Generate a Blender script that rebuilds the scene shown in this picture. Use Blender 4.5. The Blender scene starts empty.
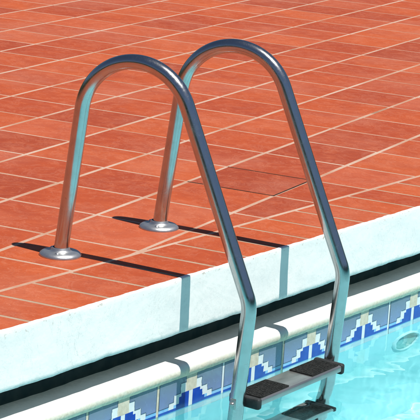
import bpy, bmesh, math, random
from mathutils import Vector, Matrix, noise
random.seed(7)
sc = bpy.context.scene
COL = sc.collection

# ------------------------------------------------------------------ helpers
def link(name, me, mats=(), parent=None, smooth=False):
    o = bpy.data.objects.new(name, me)
    COL.objects.link(o)
    for m in (mats if isinstance(mats, (list, tuple)) else [mats]):
        me.materials.append(m)
    if smooth:
        for p in me.polygons: p.use_smooth = True
    if parent: o.parent = parent
    return o

def from_bm(name, bm, mats=(), parent=None, smooth=False):
    me = bpy.data.meshes.new(name)
    bmesh.ops.recalc_face_normals(bm, faces=bm.faces[:])
    bm.to_mesh(me); bm.free()
    return link(name, me, mats, parent, smooth)

def thing(name, label, cat, loc=(0, 0, 0), rz=0, group=None):
    o = bpy.data.objects.new(name, None)
    COL.objects.link(o)
    o.location = loc; o.rotation_euler = (0, 0, rz)
    o.empty_display_size = .1
    o['label'] = label; o['category'] = cat
    if group: o['group'] = group
    return o

def auto_smooth(o, ang=40):
    me = o.data
    for p in me.polygons: p.use_smooth = True
    bm = bmesh.new(); bm.from_mesh(me)
    for e in bm.edges:
        if len(e.link_faces) == 2 and e.calc_face_angle(0) > math.radians(ang): e.smooth = False
    bm.to_mesh(me); bm.free()

def bevel_box(bm, size, mat=Matrix(), bev=.003, seg=2):
    r = bmesh.ops.create_cube(bm, size=1)
    vs = r['verts']
    for v in vs: v.co = Vector((v.co.x*size[0], v.co.y*size[1], v.co.z*size[2]))
    es = list({e for v in vs for e in v.link_edges})
    r2 = bmesh.ops.bevel(bm, geom=es, offset=bev, segments=seg, affect='EDGES', profile=.5)
    allv = {v for f in r2['faces'] for v in f.verts} | {v for v in vs if v.is_valid}
    bmesh.ops.transform(bm, matrix=mat, verts=list(allv))

def lathe(bm, prof, n=48, mat=Matrix()):
    rings = []
    for r, z in prof:
        if r < 1e-6: rings.append([bm.verts.new(mat @ Vector((0, 0, z)))])
        else: rings.append([bm.verts.new(mat @ Vector((r*math.cos(2*math.pi*i/n), r*math.sin(2*math.pi*i/n), z))) for i in range(n)])
    for a, b in zip(rings, rings[1:]):
        for i in range(n):
            j = (i+1) % n
            if len(a) == 1 and len(b) == 1: continue
            if len(a) == 1: bm.faces.new((a[0], b[i], b[j]))
            elif len(b) == 1: bm.faces.new((a[i], b[0], a[j]))
            else: bm.faces.new((a[i], b[i], b[j], a[j]))

def sweep(bm, pts, rad, n=32, side=Vector((1, 0, 0)), cap=True):
    rings = []
    for i, p in enumerate(pts):
        t = (pts[min(i+1, len(pts)-1)] - pts[max(i-1, 0)]).normalized()
        s = (side - t*side.dot(t)).normalized(); u = t.cross(s)
        rings.append([bm.verts.new(p + (s*math.cos(2*math.pi*k/n) + u*math.sin(2*math.pi*k/n))*rad) for k in range(n)])
    for a, b in zip(rings, rings[1:]):
        for k in range(n):
            bm.faces.new((a[k], a[(k+1) % n], b[(k+1) % n], b[k]))
    if cap:
        bm.faces.new(rings[0]); bm.faces.new(rings[-1])

# ---------------------------------------------------------------- materials
class NT:
    def __init__(s, name):
        s.m = bpy.data.materials.new(name); s.m.use_nodes = True
        s.t = s.m.node_tree; s.N = s.t.nodes; s.L = s.t.links
        s.b = s.N['Principled BSDF']; s.out = s.N['Material Output']
        s.tc = s.N.new('ShaderNodeTexCoord')
    def noise(s, scale, detail=4, rough=.55, vec=None, sc3=None, dist=0):
        n = s.N.new('ShaderNodeTexNoise'); n.inputs['Scale'].default_value = scale
        n.inputs['Detail'].default_value = detail; n.inputs['Roughness'].default_value = rough
        n.inputs['Distortion'].default_value = dist
        v = vec or s.tc.outputs['Object']
        if sc3:
            mp = s.N.new('ShaderNodeMapping'); mp.inputs['Scale'].default_value = sc3
            s.L.new(v, mp.inputs['Vector']); v = mp.outputs['Vector']
        s.L.new(v, n.inputs['Vector']); return n.outputs['Fac']
    def ramp(s, f, stops):
        r = s.N.new('ShaderNodeValToRGB'); e = r.color_ramp.elements
        while len(e) < len(stops): e.new(.5)
        for el, (p, c) in zip(e, stops):
            el.position = p; el.color = (*c, 1) if len(c) == 3 else c
        s.L.new(f, r.inputs['Fac']); return r.outputs['Color']
    def mix(s, f, a, b, mode='MIX'):
        n = s.N.new('ShaderNodeMix'); n.data_type = 'RGBA'; n.blend_type = mode
        for k, v in ((0, f), (6, a), (7, b)):
            if isinstance(v, (int, float)): n.inputs[k].default_value = v
            elif isinstance(v, tuple): n.inputs[k].default_value = (*v, 1)
            else: s.L.new(v, n.inputs[k])
        return n.outputs[2]
    def math(s, op, a, b=None, c=None, clamp=False):
        n = s.N.new('ShaderNodeMath'); n.operation = op; n.use_clamp = clamp
        for k, v in enumerate((a, b, c)):
            if v is None: continue
            if isinstance(v, (int, float)): n.inputs[k].default_value = v
            else: s.L.new(v, n.inputs[k])
        return n.outputs[0]
    def mrange(s, v, a, b, c=0., d=1.):
        n = s.N.new('ShaderNodeMapRange'); n.clamp = True
        for k, x in enumerate((v, a, b, c, d)):
            if isinstance(x, (int, float)): n.inputs[k].default_value = x
            else: s.L.new(x, n.inputs[k])
        return n.outputs[0]
    def sep(s, v=None):
        n = s.N.new('ShaderNodeSeparateXYZ'); s.L.new(v or s.tc.outputs['Object'], n.inputs[0]); return n.outputs
    def bump(s, h, strength, dist=.002):
        n = s.N.new('ShaderNodeBump'); n.inputs['Strength'].default_value = strength
        n.inputs['Distance'].default_value = dist
        s.L.new(h, n.inputs['Height']); s.L.new(n.outputs[0], s.b.inputs['Normal']); return n
    def col(s, c):
        if isinstance(c, tuple): s.b.inputs['Base Color'].default_value = (*c, 1)
        else: s.L.new(c, s.b.inputs['Base Color'])
    def rough(s, r):
        if isinstance(r, (int, float)): s.b.inputs['Roughness'].default_value = r
        else: s.L.new(r, s.b.inputs['Roughness'])

def m_terracotta():
    s = NT('terracotta')
    at = s.N.new('ShaderNodeAttribute'); at.attribute_name = 'tone'
    t = at.outputs['Fac']
    # every tile gets its own piece of the pattern
    sh = s.N.new('ShaderNodeCombineXYZ')
    s.L.new(s.math('MULTIPLY', t, 37.0), sh.inputs[0]); s.L.new(s.math('MULTIPLY', t, 91.0), sh.inputs[1])
    ad = s.N.new('ShaderNodeVectorMath'); ad.operation = 'ADD'
    s.L.new(s.tc.outputs['Object'], ad.inputs[0]); s.L.new(sh.outputs[0], ad.inputs[1]); V = ad.outputs[0]
    c = s.ramp(t, [(0, (.300, .049, .017)), (.2, (.365, .060, .018)), (.5, (.410, .073, .020)), (.8, (.450, .088, .024)), (1, (.42, .088, .038))])
    n1 = s.noise(5, 5, .6, vec=V, sc3=(1, .7, 1), dist=.6)
    c = s.mix(s.mrange(n1, .42, .72, 0, .5), c, (.28, .046, .021))
    n2 = s.noise(24, 6, .65, vec=V, sc3=(1, .6, 1), dist=.3)
    c = s.mix(s.mrange(n2, .48, .8, 0, .40), c, (.52, .135, .055))
    n3 = s.noise(1.7, 4, .6)                       # bleached and dusty areas of the deck
    c = s.mix(s.mrange(n3, .48, .72, 0, .40), c, (.47, .165, .10))
    n5 = s.noise(9, 7, .75, dist=1.4)              # dried water marks
    c = s.mix(s.mrange(s.math('ABSOLUTE', s.math('SUBTRACT', n5, .55)), .05, .01, 0, .12), c, (.60, .28, .18))
    n6 = s.noise(130, 5, .75, vec=V)
    c = s.mix(s.mrange(n6, .54, .68, 0, .55), c, (.22, .045, .022))
    n7 = s.noise(85, 3, .7)
    c = s.mix(s.mrange(n7, .62, .74, 0, .55), c, (.60, .27, .17))
    s.col(c)
    s.rough(s.mrange(n2, .3, .7, .5, .7))
    s.b.inputs['Specular IOR Level'].default_value = .22
    s.bump(s.math('ADD', n2, s.math('MULTIPLY', n6, .5)), .45, .002)
    return s.m

def m_grout():
    s = NT('cement_grout')
    xyz = s.sep()
    n = s.noise(9, 4, .6); nf = s.noise(120, 4, .6)
    light = s.mix(s.mrange(s.noise(2.4, 6, .7), .38, .62), (.50, .355, .27), (.41, .22, .14))
    dirty = s.mix(s.mrange(n, .3, .7), (.30, .20, .13), (.42, .29, .20))
    f = s.mrange(s.math('ADD', xyz[1], s.math('MULTIPLY', n, .02)), .236, .248)
    c = s.mix(f, dirty, light)
    c = s.mix(s.mrange(nf, .5, .8, 0, .4), c, (.25, .15, .10))
    # isolated dark stains on the joints
    st = s.noise(3.1, 3, .6)
    c = s.mix(s.mrange(st, .66, .72, 0, .7), c, (.22, .13, .08))
    s.col(c); s.rough(.85); s.bump(nf, .5, .002)
    return s.m

def m_paint():
    s = NT('white_pool_paint')
    n1 = s.noise(5, 6, .65, sc3=(1, 1, 2.2), dist=.8); n2 = s.noise(60, 5, .6)
    c = s.mix(s.mrange(n1, .42, .72, 0, .7), (.88, .845, .81), (.73, .73, .72))
    st = s.noise(24, 6, .7, sc3=(.5, 1, 1.6), dist=1.5)
    c = s.mix(s.mrange(st, .62, .72, 0, .40), c, (.60, .66, .66))
    # chips and dirt specks kept to the upper arris
    xyz = s.sep()
    up = s.mrange(xyz[2], -.028, -.002)
    ch = s.noise(75, 4, .7)
    c = s.mix(s.math('MULTIPLY', up, s.mrange(ch, .60, .66)), c, (.42, .30, .22))
    dr = s.noise(20, 5, .7, sc3=(1, 1, .10))
    c = s.mix(s.math('MULTIPLY', s.mrange(dr, .60, .70, 0, .35), s.mrange(xyz[2], -.13, -.01)), c, (.52, .54, .50))
    cr = s.noise(3.2, 8, .75, dist=1.2)
    c = s.mix(s.mrange(s.math('ABSOLUTE', s.math('SUBTRACT', cr, .5)), .0035, .0005, 0, .5), c, (.40, .42, .40))
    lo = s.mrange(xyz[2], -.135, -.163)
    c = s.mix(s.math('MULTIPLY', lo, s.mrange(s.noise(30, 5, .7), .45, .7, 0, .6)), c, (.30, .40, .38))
    s.col(c); s.rough(.55)
    s.bump(s.math('ADD', s.math('MULTIPLY', n2, .3), s.noise(14, 5, .6)), .5, .004)
    return s.m

def m_ledge():
    s = NT('worn_white_cement')
    xyz = s.sep()
    n1 = s.noise(16, 6, .7, dist=.6); n2 = s.noise(90, 5, .65)
    c = s.mix(s.mrange(n1, .4, .75, 0, .5), (.74, .74, .71), (.55, .55, .52))
    # yellow scum line round the lip, just above the tiles
    f = s.mrange(s.math('ADD', xyz[2], s.math('MULTIPLY', s.math('SUBTRACT', n1, .5), .022)), -.262, -.276)
    stain = s.mix(s.mrange(n2, .35, .65), (.84, .73, .56), (.62, .51, .36))
    c = s.mix(s.math('MULTIPLY', f, .85), c, stain)
    g = s.mrange(xyz[1], .045, .09)  # greys the rear of the ledge, painting in the shade under the coping
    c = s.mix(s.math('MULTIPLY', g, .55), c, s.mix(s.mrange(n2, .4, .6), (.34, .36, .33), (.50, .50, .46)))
    s.col(c); s.rough(.7); s.bump(s.math('ADD', n1, s.math('MULTIPLY', n2, .5)), .5, .003)
    return s.m

def m_simple(name, c1, c2, scale=20, rough=.6, bump=.3, spec=.5, sc3=None, metal=0, lo=.35, hi=.7):
    s = NT(name)
    n = s.noise(scale, 5, .6, sc3=sc3)
    s.col(s.mix(s.mrange(n, lo, hi), c1, c2)); s.rough(rough)
    s.b.inputs['Specular IOR Level'].default_value = spec
    s.b.inputs['Metallic'].default_value = metal
    if bump: s.bump(s.noise(scale*4, 4, .6), bump, .001)
    return s.m

def m_steel():
    s = NT('polished_stainless_steel')
    n = s.noise(30, 5, .65); w = s.noise(220, 3, .6)
    spots = s.noise(95, 4, .7)
    c = s.mix(s.mrange(n, .4, .75, 0, .5), (.50, .50, .50), (.35, .35, .35))
    c = s.mix(s.mrange(spots, .66, .72, 0, .45), c, (.26, .22, .18))
    lime = s.noise(38, 6, .75, dist=.8)
    c = s.mix(s.mrange(lime, .58, .74, 0, .22), c, (.70, .70, .69))
    s.col(c); s.b.inputs['Metallic'].default_value = 1
    s.rough(s.math('ADD', s.math('ADD', s.mrange(n, .3, .7, .15, .25), s.mrange(w, .5, .7, 0, .05)), s.mrange(lime, .55, .75, 0, .10)))
    s.bump(s.math('ADD', s.noise(12, 3, .5), s.math('MULTIPLY', w, .06)), .12, .002)
    return s.m

def m_water():
    s = NT('pool_water'); s.N.remove(s.b)
    g = s.N.new('ShaderNodeBsdfGlass') if False else s.N.new('ShaderNodeBsdfGlass')
    g.inputs['IOR'].default_value = 1.33; g.inputs['Roughness'].default_value = 0
    g.inputs['Color'].default_value = (.93, .995, 1, 1)
    s.L.new(g.outputs[0], s.out.inputs['Surface'])
    return s.m

def m_gray():
    s = NT('tile_grey_blue')
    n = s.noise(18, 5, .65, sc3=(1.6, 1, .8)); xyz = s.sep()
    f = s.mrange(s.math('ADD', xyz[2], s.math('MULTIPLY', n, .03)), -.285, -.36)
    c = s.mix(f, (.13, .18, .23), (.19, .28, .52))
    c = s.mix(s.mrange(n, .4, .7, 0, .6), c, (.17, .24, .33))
    s.col(c); s.rough(s.mrange(s.noise(60, 4, .6), .4, .7, .10, .35))
    return s.m

M = dict(
    terracotta=m_terracotta(), grout=m_grout(), paint=m_paint(), ledge=m_ledge(), steel=m_steel(), water=m_water(),
    flange=m_simple('brushed_flange_steel', (.52, .53, .53), (.64, .64, .63), 60, .40, .25, metal=.92),
    plaster=m_simple('aqua_pool_plaster', (.37, .77, .80), (.46, .83, .86), 3, .6, .2, .3),
    dark=m_simple('shade_dark_cement', (.06, .12, .12), (.12, .18, .17), 18, .8, .5, .2),  # deep shade of the gutter recess put into the base colour
    rubber=m_simple('black_rubber', (.014, .016, .017), (.035, .037, .038), 60, .55, .6, .25),
    grip=m_simple('black_grip_pad', (.006, .007, .007), (.028, .029, .028), 120, .75, .9, .15),
    treadmetal=m_simple('worn_brushed_steel', (.30, .31, .31), (.48, .47, .45), 14, .30, .3, metal=.85, sc3=(.3, 3, 1)),
    gray=m_gray(),
    blue=m_simple('tile_royal_blue', (.008, .045, .34), (.012, .075, .45), 30, .15, 0),
    sky=m_simple('tile_light_blue', (.16, .42, .72), (.30, .55, .80), 30, .15, 0),
    white=m_simple('tile_white', (.62, .68, .70), (.74, .77, .76), 40, .2, 0),
    beige=m_simple('tile_beige', (.50, .45, .34), (.66, .61, .49), 60, .5, .3),
    navy=m_simple('tile_outline', (.035, .08, .13), (.06, .11, .17), 40, .3, 0),
    earth=m_simple('dry_grass_ground', (.05, .07, .025), (.12, .11, .05), 2, .9, .3, .1),
    lens=m_simple('pool_lamp_glass', (.12, .42, .42), (.20, .54, .53), 30, .5, 0),
    rim=m_simple('pale_plastic_rim', (.44, .78, .80), (.54, .82, .82), 30, .6, 0),
    cover=m_simple('dark_terracotta', (.40, .090, .050), (.50, .13, .07), 12, .5, .4, sc3=(1, .4, 1)),
    joint=m_simple('open_joint', (.035, .016, .012), (.08, .035, .022), 40, .9, .2, .1),
)

# -------------------------------------------------------------- site levels
PHI = .16365; A = .31587; B = .31093; C0 = .23511; D0 = 1.39915
ROW1 = .2476
Z_COP = -.162; Z_LEDGE = -.251; Z_BAND = -.2915; Z_WATER = -.3838; Z_FLOOR = -1.32
XP0, XP1, YP0 = -3.7, 12.0, -6.6                 # pool plan; its near wall is y = 0
cs, sn = math.cos(PHI), math.sin(PHI)
def uv2xy(u, v): return Vector((cs*u - sn*v, sn*u + cs*v))
def jU(j): return D0 - j*B
def rV(i): return C0 + i*A

# --------------------------------------------------------------- deck tiles
def clip(poly, n, d):                             # keep n.p >= d
    out = []
    for i in range(len(poly)):
        a, b = poly[i], poly[(i+1) % len(poly)]
        da, db = n.dot(a)-d, n.dot(b)-d
        if da >= 0: out.append(a)
        if (da > 0) != (db > 0) and abs(da-db) > 1e-9: out.append(a + (b-a)*(da/(da-db)))
    return out

def inset(poly, ds):
    """move every edge inwards by the distance ds gives for its direction"""
    n = len(poly)
    area = sum(poly[i].x*poly[(i+1) % n].y - poly[(i+1) % n].x*poly[i].y for i in range(n))
    if area < 0: poly = poly[::-1]
    out = poly[:]
    for i in range(n):
        a, b = poly[i], poly[(i+1) % n]
        e = b-a
        if e.length < 1e-5: continue
        e.normalize(); nn = Vector((-e.y, e.x))
        out = clip(out, nn, nn.dot(a)+ds(e))
        if len(out) < 3: return []
    return out

bm = bmesh.new()
tone = bm.loops.layers.float_color.new('tone')
def put_tile(poly, zt, t, bev=.0022, tilt=True):
    if len(poly) < 3: return
    c = sum(poly, Vector((0, 0)))/len(poly)
    gx, gy = (random.gauss(0, .0008), random.gauss(0, .0008)) if tilt else (0, 0)
    dz = random.gauss(0, .00012) if tilt else 0
    rings = []
    for off, z in ((0, -.004), (0, -.0008), (.0007, -.0002), (.0018, 0)):
        pl = poly if off == 0 else [p + (c-p).normalized()*off*1.3 for p in poly]
        rings.append([bm.verts.new((p.x, p.y, zt+z+dz+(p.x-c.x)*gx+(p.y-c.y)*gy)) for p in pl])
    fs = []
    n = len(poly)
    for a, b in zip(rings, rings[1:]):
        for k in range(n): fs.append(bm.faces.new((a[k], a[(k+1) % n], b[(k+1) % n], b[k])))
    top = bm.faces.new(rings[-1]); fs.append(top)
    for f in fs:
        f.material_index = 0
        for l in f.loops: l[tone] = (t, t, t, 1)

def gw(e):                                        # half width of the joint running along e
    return .0075 if abs(e.x) > .9 else .0066
COVER = None
for i in range(-5, 34):
    for j in range(-30, 24):
        u0, u1 = jU(j+1), jU(j)
        v0, v1 = rV(i), rV(i+1)
        jit = lambda: random.uniform(-.0012, .0012)
        poly = [uv2xy(u0+jit(), v0+jit()), uv2xy(u1+jit(), v0+jit()), uv2xy(u1+jit(), v1+jit()), uv2xy(u0+jit(), v1+jit())]
        if i == 0 and j == 0: COVER = inset(poly, lambda e: .0045); continue
        poly = clip(poly, Vector((0, 1)), ROW1)
        if len(poly) < 3 or sum(p.x for p in poly)/len(poly) > XP1+.5 or sum(p.x for p in poly)/len(poly) < -6: continue
        q = inset(poly, gw)
        if q and max(p.x for p in q)-min(p.x for p in q) > .03 and max(p.y for p in q)-min(p.y for p in q) > .02:
            put_tile(q, 0, random.random())
j = 6.36 + 14
while jU(j) < XP1:
    # narrow header tiles of the border; their joints follow the field's joints
    def edge(U):
        return (Vector(((U - sn*-.02)/cs, -.02)), Vector(((U-sn*(ROW1+.02))/cs, ROW1+.02)))
    a0, a1 = edge(jU(j)); b0, b1 = edge(jU(j-.51))
    poly = clip(clip([a0, b0, b1, a1], Vector((0, 1)), .003), Vector((0, -1)), -ROW1)
    q = inset(poly, lambda e: (.0075 if e.x < -.9 else (0.0 if e.x > .9 else .0068)))
    if q: put_tile(q, 0, .2+.5*random.random())
    j -= .51
# grout bed, with the deck running on round the other sides of the pool
def quad(bm, x0, y0, x1, y1, z, mi):
    f = bm.faces.new([bm.verts.new(p) for p in ((x0, y0, z), (x1, y0, z), (x1, y1, z), (x0, y1, z))]); f.material_index = mi
    for l in f.loops: l[tone] = (.5, .5, .5, 1)
quad(bm, -6, .0045, XP1+.5, 11, -.0009, 1)
deck = from_bm('tiled_deck', bm, [M['terracotta'], M['grout']]); deck['kind'] = 'structure'
bm = bmesh.new(); tone = bm.loops.layers.float_color.new('tone')
for (x0, y0, x1, y1) in ((-6, -8, XP0, 0), (XP0, -8, XP1+.5, YP0), (XP1, YP0, XP1+.5, 0)):
    nx = max(1, round((x1-x0)/.32)); ny = max(1, round((y1-y0)/.32))
    for a in range(nx):
        for b in range(ny):
            X0 = x0+(x1-x0)*a/nx; X1 = x0+(x1-x0)*(a+1)/nx; Y0 = y0+(y1-y0)*b/ny; Y1 = y0+(y1-y0)*(b+1)/ny
            put_tile(inset([Vector((X0, Y0)), Vector((X1, Y0)), Vector((X1, Y1)), Vector((X0, Y1))], lambda e: .005), 0, random.random(), tilt=False)
    quad(bm, x0, y0, x1, y1, -.0022, 1)
o = from_bm('poolside_paving', bm, [M['terracotta'], M['grout']]); o['kind'] = 'structure'

# ground beyond the paving, one sheet with the pool left open
bm = bmesh.new()
R = 900
xs = [-R, -6, XP1+.5, R]; ys = [-R, -8, 11, R]
for a in range(3):
    for b in range(3):
        if a == 1 and b == 1: continue
        bm.faces.new([bm.verts.new(p) for p in ((xs[a], ys[b], -.03), (xs[a+1], ys[b], -.03), (xs[a+1], ys[b+1], -.03), (xs[a], ys[b+1], -.03))])
bmesh.ops.remove_doubles(bm, verts=bm.verts, dist=1e-4)
o = from_bm('ground', bm, M['earth']); o['kind'] = 'structure'

# loose access tile between two fine open joints
cov = thing('access_cover', 'square deck tile with thin dark open joints, beside the farther ladder rail', 'cover',
            (*(sum(COVER, Vector((0, 0)))/4), 0))
bm = bmesh.new(); c = sum(COVER, Vector((0, 0)))/4
lo = [bm.verts.new((p.x-c.x, p.y-c.y, -.008)) for p in COVER]
mid = [bm.verts.new((p.x-c.x, p.y-c.y, -.0016)) for p in COVER]
hi = [bm.verts.new(((p.x-c.x)*.988, (p.y-c.y)*.988, 0.0)) for p in COVER]
for a, b in ((lo, mid), (mid, hi)):
    for k in range(4): bm.faces.new((a[k], a[(k+1) % 4], b[(k+1) % 4], b[k]))
bm.faces.new(hi); bm.faces.new(lo)
from_bm('tile_lid', bm, M['terracotta'], cov)
bm = bmesh.new()
u0, u1, v0, v1 = jU(1), jU(0), rV(0), rV(1)
g = .0042
def strip(a0, b0, a1, b1):
    bm.faces.new([bm.verts.new((*(uv2xy(*q)-c), -.0004)) for q in ((a0, b0), (a1, b0), (a1, b1), (a0, b1))])
strip(u0-g, v0-g*.7, u0+g, v1); strip(u0+g, v0-g*.7, u1+g, v0+g); strip(u1-g, v0+g, u1+g, v1)
from_bm('open_joint', bm, M['joint'], cov)

# --------------------------------------------------------------------- pool
pool = thing('swimming_pool', 'swimming pool with white painted edge, overflow gutter and blue stepped waterline tiles', 'swimming pool', (0, 0, 0))

def nz(x, y, z=0): return noise.noise(Vector((x, y, z)))

# coping slab: rolled paint face with a hand-finished lower edge
bm = bmesh.new()
NX = 620; xa, xb = XP0, XP1
def gridrows(prof_fn, n_prof, nx=NX, dense=(-1.2, 2.4)):
    # denser columns where the picture looks
    cols = []
    x = xa
    while x < xb:
        cols.append(x)
        x += .008 if dense[0] < x < dense[1] else .06
    cols.append(xb)
    prev = None
    for x in cols:
        cur = [bm.verts.new((x, *prof_fn(x, k))) for k in range(n_prof)]
        if prev:
            for k in range(n_prof-1): bm.faces.new((prev[k], cur[k], cur[k+1], prev[k+1]))
        prev = cur
def cop(x, k):
    low = Z_COP + .0028*nz(x*4.2, 3.1) + .0018*nz(x*19, 7.7) - .0015*abs(nz(x*60, 2.2))
    lap = .0035+.0035*nz(x*9, 5.3)+.0045*nz(x*34, 1.3)+.002*nz(x*90, 8.8)
    if k == 0: return (.02, -.004)
    if k == 1: return (max(.0034, lap+.003), .0009)
    top = -.0015
    if k == 2: return (-.0004, .0003)
    if k <= 16:
        t = (k-3)/13
        z = top-.0025 + (low+.006-top)*t
        return (-.0012 + .0016*nz(x*6, z*9) + .0007*nz(x*25, z*30), z)
    if k == 17: return (.0015, low+.0015)
    if k == 18: return (.006, low)
    if k == 19: return (.10, Z_COP+.004)
    return (.40, Z_COP+.006)
gridrows(cop, 21)
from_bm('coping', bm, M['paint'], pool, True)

bm = bmesh.new()
def led(x, k):
    back = .118 + .010*max(-1, min(3, x)) + .008*nz(x*3.1, 9.4) + .003*nz(x*13, 4)
    w = .0020*nz(x*5, 2.5) + .0009*nz(x*22, 6)
    lipo = .003*nz(x*7, 8.1)
    P = [(.096, Z_LEDGE-.20), (back+.002, Z_LEDGE-.012), (back, Z_LEDGE-.004+w), (back-.006, Z_LEDGE+.0005+w), (.070, Z_LEDGE+.001+w), (.045, Z_LEDGE+.001+w*.8),
         (.02, Z_LEDGE+w), (.006, Z_LEDGE-.0005+w), (-.002, Z_LEDGE-.003+w), (-.007+lipo*.4, Z_LEDGE-.008+w), (-.0105+lipo*.6, Z_LEDGE-.015),
         (-.0115+lipo*.6, Z_LEDGE-.024), (-.0085+lipo*.5, Z_LEDGE-.032), (-.005+lipo*.3, Z_BAND-.0005+.0012*nz(x*40, 2)), (.010, Z_BAND-.0005)]
    return P[k]
gridrows(led, 15)
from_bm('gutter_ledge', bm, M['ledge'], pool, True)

bm = bmesh.new()
def chan(x, k): return [(.098, Z_LEDGE-.19), (.20, Z_LEDGE-.19), (.20+.006*nz(x*6, 1), Z_LEDGE-.09), (.20, Z_COP+.012)][k]
gridrows(chan, 4, dense=(9, 9))
from_bm('gutter_channel', bm, M['dark'], pool)

# waterline tiles: a mirrored pair of hand painted tiles every .312 m, steps of .0118 m
PER = .3121; PX0 = -.4202
rowsP = ['EEGGGGGGGGGG', 'EEGGGGGGGGGG', 'EEWWGGGGGGGG', 'EEWWGGGGGGGG', 'EEWWGGGGGGGG', 'BBBWWWGGGGGG', 'BBBBWWGGGGGG', 'BBBBWWWWGGGG',
         'BBBBBSWWSSSS', 'BBBBBBBBBBBB', 'SSSSSSSSSSSS'] + ['WWWWWWWWWWWW']*5
SH = .0094
NR = len(rowsP)
mi = {'G': 0, 'B': 1, 'W': 2, 'E': 3, 'S': 4, 'N': 5}
bm = bmesh.new()
def cell(x0, x1, z0, z1, m, y=0.0):
    f = bm.faces.new([bm.verts.new((x, y, z)) for x, z in ((x0, z0), (x1, z0), (x1, z1), (x0, z1))]); f.material_index = m
k = math.floor((XP0-PX0)/PER)+1
while PX0+(k+1)*PER < XP1:
    xl = PX0+k*PER; k += 1
    xm = xl+PER/2
    yj = random.uniform(-.0006, .0006)
    zj = random.uniform(-.0010, .0010)
    hw = PER/2-.0055
    for side in (-1, 1):
        for r, row in enumerate(rowsP):
            z1 = Z_BAND-.0025-r*SH + zj; z0 = z1-SH
            gb = .0090 if r >= 5 else 0                # the pale joint between the two halves
            c_w = (hw-gb)/12
            # irregular hand painted step edges
            runs = []; st = 0
            for q in range(1, 13):
                if q == 12 or row[q] != row[st]: runs.append((st, q, row[st])); st = q
            edges = [0]+[r_[1]+(random.uniform(-.09, .09) if r_[1] < 12 else 0) for r_ in runs]
            for n_, (s_, e_, ch) in enumerate(runs):
                a = gb+edges[n_]*c_w; b = gb+edges[n_+1]*c_w
                x0, x1 = (xm+a, xm+b) if side > 0 else (xm-b, xm-a)
                cell(x0, x1, z0, z1, mi[ch], yj)
                if ch == 'G':                          # darker glaze line round the grey field
                    e0, e1 = (x0, x0+.0013) if side > 0 else (x1-.0013, x1)
                    cell(e0, e1, z0, z1, mi['N'], yj-.0005)
                    if e_ == 12:
                        e0, e1 = (x1-.0013, x1) if side > 0 else (x0, x0+.0013)
                        cell(e0, e1, z0, z1, mi['N'], yj-.0005)
                    e_s = s_
                    n_below = sum(1 for q in range(s_, e_) if rowsP[r+1][q] != 'G')
                    if n_below:
                        w_ = n_below*c_w
                        e0, e1 = (x0, x0+w_) if side > 0 else (x1-w_, x1)
                        cell(e0, e1, z0, z0+.0013, mi['N'], yj-.0007)
        # fine dark outline on the top of the grey field
        x0, x1 = (xm+.030, xm+hw) if side > 0 else (xm-hw, xm-.030)
        cell(x0, x1, Z_BAND-.0045+zj, Z_BAND-.0002, mi['N'], yj-.0004)
    cell(xm-.0090, xm+.0090, Z_BAND-.0025-NR*SH, Z_BAND-.0025-5*SH, mi['W'], .0005)
    cell(xm-.030, xm+.030, Z_BAND-.0025, Z_BAND, mi['E'], .0005)
    cell(xm+hw, xl+PER+.0055, Z_BAND-.0025-NR*SH, Z_BAND, mi['W'] if random.random() < .4 else mi['E'], .0008)
bmesh.ops.remove_doubles(bm, verts=bm.verts, dist=1e-6)
# keep every face towards the water
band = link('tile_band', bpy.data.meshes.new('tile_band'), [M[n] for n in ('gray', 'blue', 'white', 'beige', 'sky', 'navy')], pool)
bm.normal_update(); bm.to_mesh(band.data); bm.free()

ZB2 = Z_BAND-.0025-NR*SH
bm = bmesh.new()
cx, cz = 1.262, -.595         # lamp niche in the near wall
RN = .085
# near wall with a round opening
ang = [2*math.pi*k/48 for k in range(48)]
def wallring(bm):
    sq = []
    for a in ang:
        c_, s_ = math.cos(a), math.sin(a); m = max(abs(c_), abs(s_))
        sq.append(bm.verts.new((cx+.16*c_/m, .001, cz+.16*s_/m if cz+.16*s_/m < ZB2 else ZB2)))
    ci = [bm.verts.new((cx+RN*math.cos(a), .001, cz+RN*math.sin(a))) for a in ang]
    cb = [bm.verts.new((cx+RN*math.cos(a), .06, cz+RN*math.sin(a))) for a in ang]
    for k in range(48):
        l = (k+1) % 48
        bm.faces.new((sq[k], sq[l], ci[l], ci[k])); bm.faces.new((ci[k], ci[l], cb[l], cb[k]))
    bm.faces.new(cb)
wallring(bm)
def wq(p): bm.faces.new([bm.verts.new(q) for q in p])
zt_ = min(ZB2, cz+.16)
wq(((XP0, .001, Z_FLOOR), (cx-.16, .001, Z_FLOOR), (cx-.16, .001, ZB2), (XP0, .001, ZB2)))
wq(((cx+.16, .001, Z_FLOOR), (XP1, .001, Z_FLOOR), (XP1, .001, ZB2), (cx+.16, .001, ZB2)))
wq(((cx-.16, .001, Z_FLOOR), (cx+.16, .001, Z_FLOOR), (cx+.16, .001, cz-.16), (cx-.16, .001, cz-.16)))
if zt_ < ZB2: wq(((cx-.16, .001, zt_), (cx+.16, .001, zt_), (cx+.16, .001, ZB2), (cx-.16, .001, ZB2)))
wq(((XP0, YP0, Z_FLOOR), (XP1, YP0, Z_FLOOR), (XP1, .001, Z_FLOOR), (XP0, .001, Z_FLOOR)))
wq(((XP0, YP0, Z_FLOOR), (XP1, YP0, Z_FLOOR), (XP1, YP0, -.003), (XP0, YP0, -.003)))
wq(((XP0, YP0, Z_FLOOR), (XP0, .20, Z_FLOOR), (XP0, .20, -.003), (XP0, YP0, -.003)))
wq(((XP1, YP0, Z_FLOOR), (XP1, .20, Z_FLOOR), (XP1, .20, -.003), (XP1, YP0, -.003)))
basin = from_bm('basin', bm, M['plaster'], pool)

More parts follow.
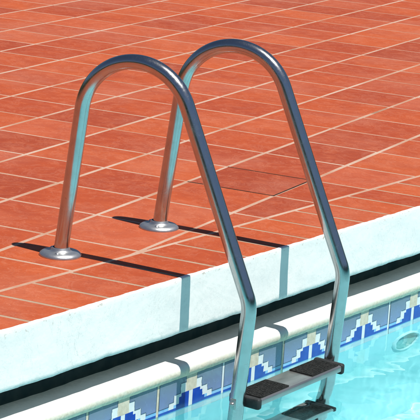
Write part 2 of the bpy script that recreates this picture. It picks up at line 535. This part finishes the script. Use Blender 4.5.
lamp = thing('underwater_light', 'round underwater light set in the pool wall right of the ladder', 'pool light', (cx, 0, cz))
RX = Matrix.Rotation(math.pi/2, 4, 'X')
bm = bmesh.new(); lathe(bm, [(.074, .003), (.076, .009), (.081, .010), (.086, .007), (.088, .001), (.088, -.001)], 48, RX)
from_bm('rim', bm, M['rim'], lamp, True)
bm = bmesh.new(); lathe(bm, [(.075, .002), (.070, -.016), (.04, -.028), (0, -.032)], 48, RX)
from_bm('lens', bm, M['lens'], lamp, True)

# water: one gently rippled sheet
def wh(x, y):
    h = .0042*nz(x*2.2+4, y*2.6, .3) + .0014*nz(x*6.1, y*5.0+3, 1.7) + .0008*nz(x*14, y*12, 4.1) + .00045*nz(x*32, y*27, 2.2)
    return h
bm = bmesh.new()
def axis(a, b, fa, fb, fine, coarse):
    out = [a]
    while out[-1] < b-1e-6:
        s_ = fine if fa <= out[-1] <= fb else coarse
        out.append(min(b, out[-1]+s_))
    return out
ax = axis(XP0, XP1, -1.2, 2.0, .01, .06); ay = axis(YP0, 0.0, -1.0, 0.0, .01, .06)
gridv = [[bm.verts.new((x, y, Z_WATER+wh(x, y))) for y in ay] for x in ax]
for a in range(len(ax)-1):
    for b in range(len(ay)-1):
        bm.faces.new((gridv[a][b], gridv[a+1][b], gridv[a+1][b+1], gridv[a][b+1]))
me = bpy.data.meshes.new('water'); bm.normal_update(); bm.to_mesh(me); bm.free()
water = link('water', me, M['water'], None, True); water['kind'] = 'structure'

# ------------------------------------------------------------------- ladder
# handrail centre line in its own plane (s away from the pool, z up), base at s = 0
A1, BY, BZ, S2, RR, A3 = .1085, -.5831, -.0427, .4237, .165, .0627
RT = .0212
def fillet(V, Rs, ns):
    out = [Vector(V[0])]
    for i in range(1, len(V)-1):
        a, b, c = Vector(V[i-1]), Vector(V[i]), Vector(V[i+1])
        u = (a-b).normalized(); w = (c-b).normalized()
        th = math.acos(u.dot(w)); r = Rs[i-1]; d = r/math.tan(th/2)
        Cc = b+(u+w).normalized()*r/math.sin(th/2)
        s, e = b+u*d, b+w*d
        a0 = math.atan2(s.y-Cc.y, s.x-Cc.x); a1 = math.atan2(e.y-Cc.y, e.x-Cc.x)
        da = (a1-a0+math.pi) % (2*math.pi)-math.pi
        for t in range(ns[i-1]+1):
            q = a0+da*t/ns[i-1]; out.append(Cc+Vector((math.cos(q), math.sin(q)))*r)
    out.append(Vector(V[-1])); return out
zi = (-BY+S2*BZ)/(S2+A1)
ZEND = -1.10
prof = fillet([(0, 0), (-A1*zi, zi), (BY, BZ), (BY+A3*(BZ-ZEND), ZEND)], [RR, .115], [40, 16])
BASES = [(-.0946, .3797, .1776), (.3846, .3908, .2127)]
ladder = thing('pool_ladder', 'stainless steel pool ladder with two arched handrails and black padded steps', 'ladder',
               ((BASES[0][0]+BASES[1][0])/2, (BASES[0][1]+BASES[1][1])/2, 0))
LO = Vector(ladder.location)
def r3(b, s, z): return Vector((b[0]-b[2]*s, b[1]+s, z))
def leg_at(b, z): return r3(b, BY+A3*(BZ-z), z)
for b in BASES:
    pts = [r3(b, p.x, p.y)-LO for p in prof]
    # resample the long straights so the surface stays even
    full = []
    for p, q in zip(pts, pts[1:]):
        n = max(1, int((q-p).length/.03))
        full += [p.lerp(q, t/n) for t in range(n)]
    full.append(pts[-1])
    side = Vector((1, b[2], 0)).normalized()
    bm = bmesh.new(); sweep(bm, full, RT, 40, side)
    rail = from_bm('handrail', bm, M['steel'], ladder); auto_smooth(rail, 50)
    # base flange: dished ring with a rolled edge and a raised collar
    bm = bmesh.new()
    base = r3(b, 0, 0)-LO
    lathe(bm, [(RT+.0005, .024), (RT+.004, .024), (RT+.0055, .021), (RT+.0065, .016), (RT+.013, .0135), (.046, .0135), (.053, .0115), (.0585, .007), (.060, .003), (.060, .0004)], 64,
          Matrix.Translation(base))
    fl = from_bm('base_flange', bm, M['flange'], rail); auto_smooth(fl, 60)
    for dx, dy in ((-.036, -.018), (.012, .040)):
        bm = bmesh.new(); lathe(bm, [(0, .0040), (.004, .0036), (.0058, .002), (.0062, -.001)], 16, Matrix.Translation(base+Vector((dx, dy, .0130))))
        from_bm('screw', bm, M['flange'], rail, True)
    # rubber foot at the lower end
    end = full[-1]
    bm = bmesh.new()
    lathe(bm, [(0, -.012), (RT+.002, -.012), (RT+.004, -.008), (RT+.004, .03), (RT+.001, .034)], 32, Matrix.Translation(end))
    from_bm('foot', bm, M['rubber'], rail, True)

TW, TT = .094, .017
for zt in (-.310, -.560, -.810, -1.04):
    pL, pR = leg_at(BASES[0], zt-.012), leg_at(BASES[1], zt-.012)
    ux = (pR-pL); ux.z = 0; Ls = ux.length; ux.normalize(); uy = Vector((-ux.y, ux.x, 0))
    mid = (pL+pR)/2 + uy*-.010; mid.z = zt
    Mt = Matrix(((ux.x, uy.x, 0, mid.x-LO.x), (ux.y, uy.y, 0, mid.y-LO.y), (0, 0, 1, zt), (0, 0, 0, 1)))
    ln = Ls-2*RT+.004
    # pressed channel: flat top with turned down long edges
    bm = bmesh.new()
    sec = [(-TW/2+.004, -TT), (-TW/2, -TT), (-TW/2, -.005), (-TW/2+.0015, -.0015), (-TW/2+.005, 0), (TW/2-.005, 0), (TW/2-.0015, -.0015), (TW/2, -.005), (TW/2, -TT), (TW/2-.004, -TT), (TW/2-.004, -.004), (-TW/2+.004, -.004)]
    e0 = [bm.verts.new(Mt @ Vector((-ln/2, y, z))) for y, z in sec]; e1 = [bm.verts.new(Mt @ Vector((ln/2, y, z))) for y, z in sec]
    for k in range(len(sec)):
        l = (k+1) % len(sec); bm.faces.new((e0[k], e0[l], e1[l], e1[k]))
    bm.faces.new(e0); bm.faces.new(e1)
    tr = from_bm('step', bm, M['treadmetal'], ladder); auto_smooth(tr, 50)
    for s, x0, x1 in ((-1, -ln/2+.022, -ln/2+.170), (1, ln/2-.165, ln/2-.020)):
        bm = bmesh.new()
        bevel_box(bm, (x1-x0, TW-.014, .004), Mt @ Matrix.Translation(((x0+x1)/2, 0, .002)), .0012, 1)
        for r in range(9):
            for q in range(14):
                px_ = x0+.008+(x1-x0-.016)*(q+.5*(r % 2))/13.6; py_ = -TW/2+.013+r*(TW-.026)/8
                bevel_box(bm, (.0075, .0040, .0016), Mt @ Matrix.Translation((px_, py_, .0044)) @ Matrix.Rotation(.6 if (r+q) % 2 else -.6, 4, 'Z'), .0005, 1)
        from_bm('grip_pad', bm, M['grip'], tr)
    for s in (-1, 1):
        bm = bmesh.new()
        bevel_box(bm, (.020, TW+.006, .032), Mt @ Matrix.Translation((s*(ln/2-.007), 0, -.012)), .007, 3)
        cp = from_bm('end_cap', bm, M['rubber'], tr); auto_smooth(cp, 50)
    for s, pp in ((-1, pL), (1, pR)):
        bm = bmesh.new()
        R90 = Matrix.Rotation(s*math.pi/2, 4, 'Y')
        q = pp-LO; q.z = zt-.013
        F = Matrix(((ux.x, uy.x, 0, q.x), (ux.y, uy.y, 0, q.y), (0, 0, 1, q.z), (0, 0, 0, 1)))
        bevel_box(bm, (.004, .018, .030), F @ Matrix.Translation((s*(RT+.001), 0, 0)), .002, 2)
        lathe(bm, [(0, .008), (.004, .0075), (.0062, .005), (.007, 0)], 20, F @ Matrix.Translation((s*(RT+.003), 0, 0)) @ R90)
        bo = from_bm('bolt', bm, M['treadmetal'], tr); auto_smooth(bo, 45)

# far-off belt of trees round the site: it gives the steel a horizon to mirror
bm = bmesh.new()
for k in range(150):
    a = 2*math.pi*k/150+random.uniform(-.02, .02); d = random.uniform(27, 36); hh = random.uniform(3.0, 6.5)
    cx_, cy_ = 3+d*math.cos(a), 2+d*math.sin(a); sx_ = random.uniform(1.1, 2.0)
    rr = bmesh.ops.create_icosphere(bm, subdivisions=3, radius=1)
    for v_ in rr['verts']:
        p = v_.co.copy(); q = 1+.28*noise.noise(p*2.1+Vector((k, 0, 0)))+.22*noise.noise(p*6+Vector((0, k, 0)))
        v_.co = Vector((cx_+p.x*q*sx_, cy_+p.y*q*sx_, -.03+max(0, hh*.5+p.z*q*hh*.55)))
wood = from_bm('wood', bm, m_simple('dense_foliage', (.02, .04, .012), (.06, .09, .03), 1.5, .8, .8, .2)); wood['kind'] = 'stuff'
wood['label'] = 'far-off belt of dense green trees round the pool grounds'; wood['category'] = 'trees'

# ---------------------------------------------------------------- sky + sun
SX, ST = -.0101, .4526                      # shadow offset per metre of height
sd = Vector((-SX, -ST, 1)).normalized()     # towards the sun
el = math.asin(sd.z); az = math.atan2(sd.x, sd.y)
w = bpy.data.worlds.new('World'); sc.world = w; w.use_nodes = True
nt = w.node_tree; bg = nt.nodes['Background']
sky = nt.nodes.new('ShaderNodeTexSky'); sky.sky_type = 'NISHITA'; sky.sun_disc = False
sky.sun_elevation = el; sky.sun_rotation = az
sky.air_density = .8; sky.dust_density = .1; sky.ozone_density = 2.0
nt.links.new(sky.outputs[0], bg.inputs[0]); bg.inputs[1].default_value = .06
sl = bpy.data.lights.new('sun', 'SUN'); sl.energy = 5.0; sl.angle = math.radians(.5); sl.color = (1, .965, .91)
so = bpy.data.objects.new('sun', sl); COL.objects.link(so)
so.rotation_euler = (-sd).to_track_quat('-Z', 'Y').to_euler(); so.location = (0, -2, 6)

# caustic light through the water
sl.cycles.is_caustics_light = True
water.cycles.is_caustics_caster = True
for o in sc.objects:
    if o.type == 'MESH' and o.name.split('.')[0] in ('basin', 'tile_band', 'step', 'grip_pad', 'end_cap', 'lens', 'rim', 'foot', 'handrail'):
        o.cycles.is_caustics_receiver = True

# ------------------------------------------------------------------- camera
cam = bpy.data.cameras.new('camera'); co = bpy.data.objects.new('camera', cam); COL.objects.link(co)
co.location = (-4.47486, -3.15735, 1.46381); co.rotation_euler = (1.34189, -.06173, -.95078)
cam.sensor_width = 36; cam.lens = 2052.12/420*36; cam.clip_start = .05; cam.clip_end = 3000
sc.camera = co

sc.render.engine = 'CYCLES'
c = sc.cycles
c.caustics_refractive = True; c.caustics_reflective = True
c.max_bounces = 12; c.transmission_bounces = 8; c.glossy_bounces = 6; c.diffuse_bounces = 4
c.blur_glossy = .5; c.sample_clamp_indirect = 6
c.use_denoising = True
try: c.denoiser = 'OPENIMAGEDENOISE'
except Exception: pass
v = sc.view_settings
v.view_transform = 'Standard'; v.look = 'None'; v.gamma = 1; v.use_curve_mapping = False; v.exposure = .25
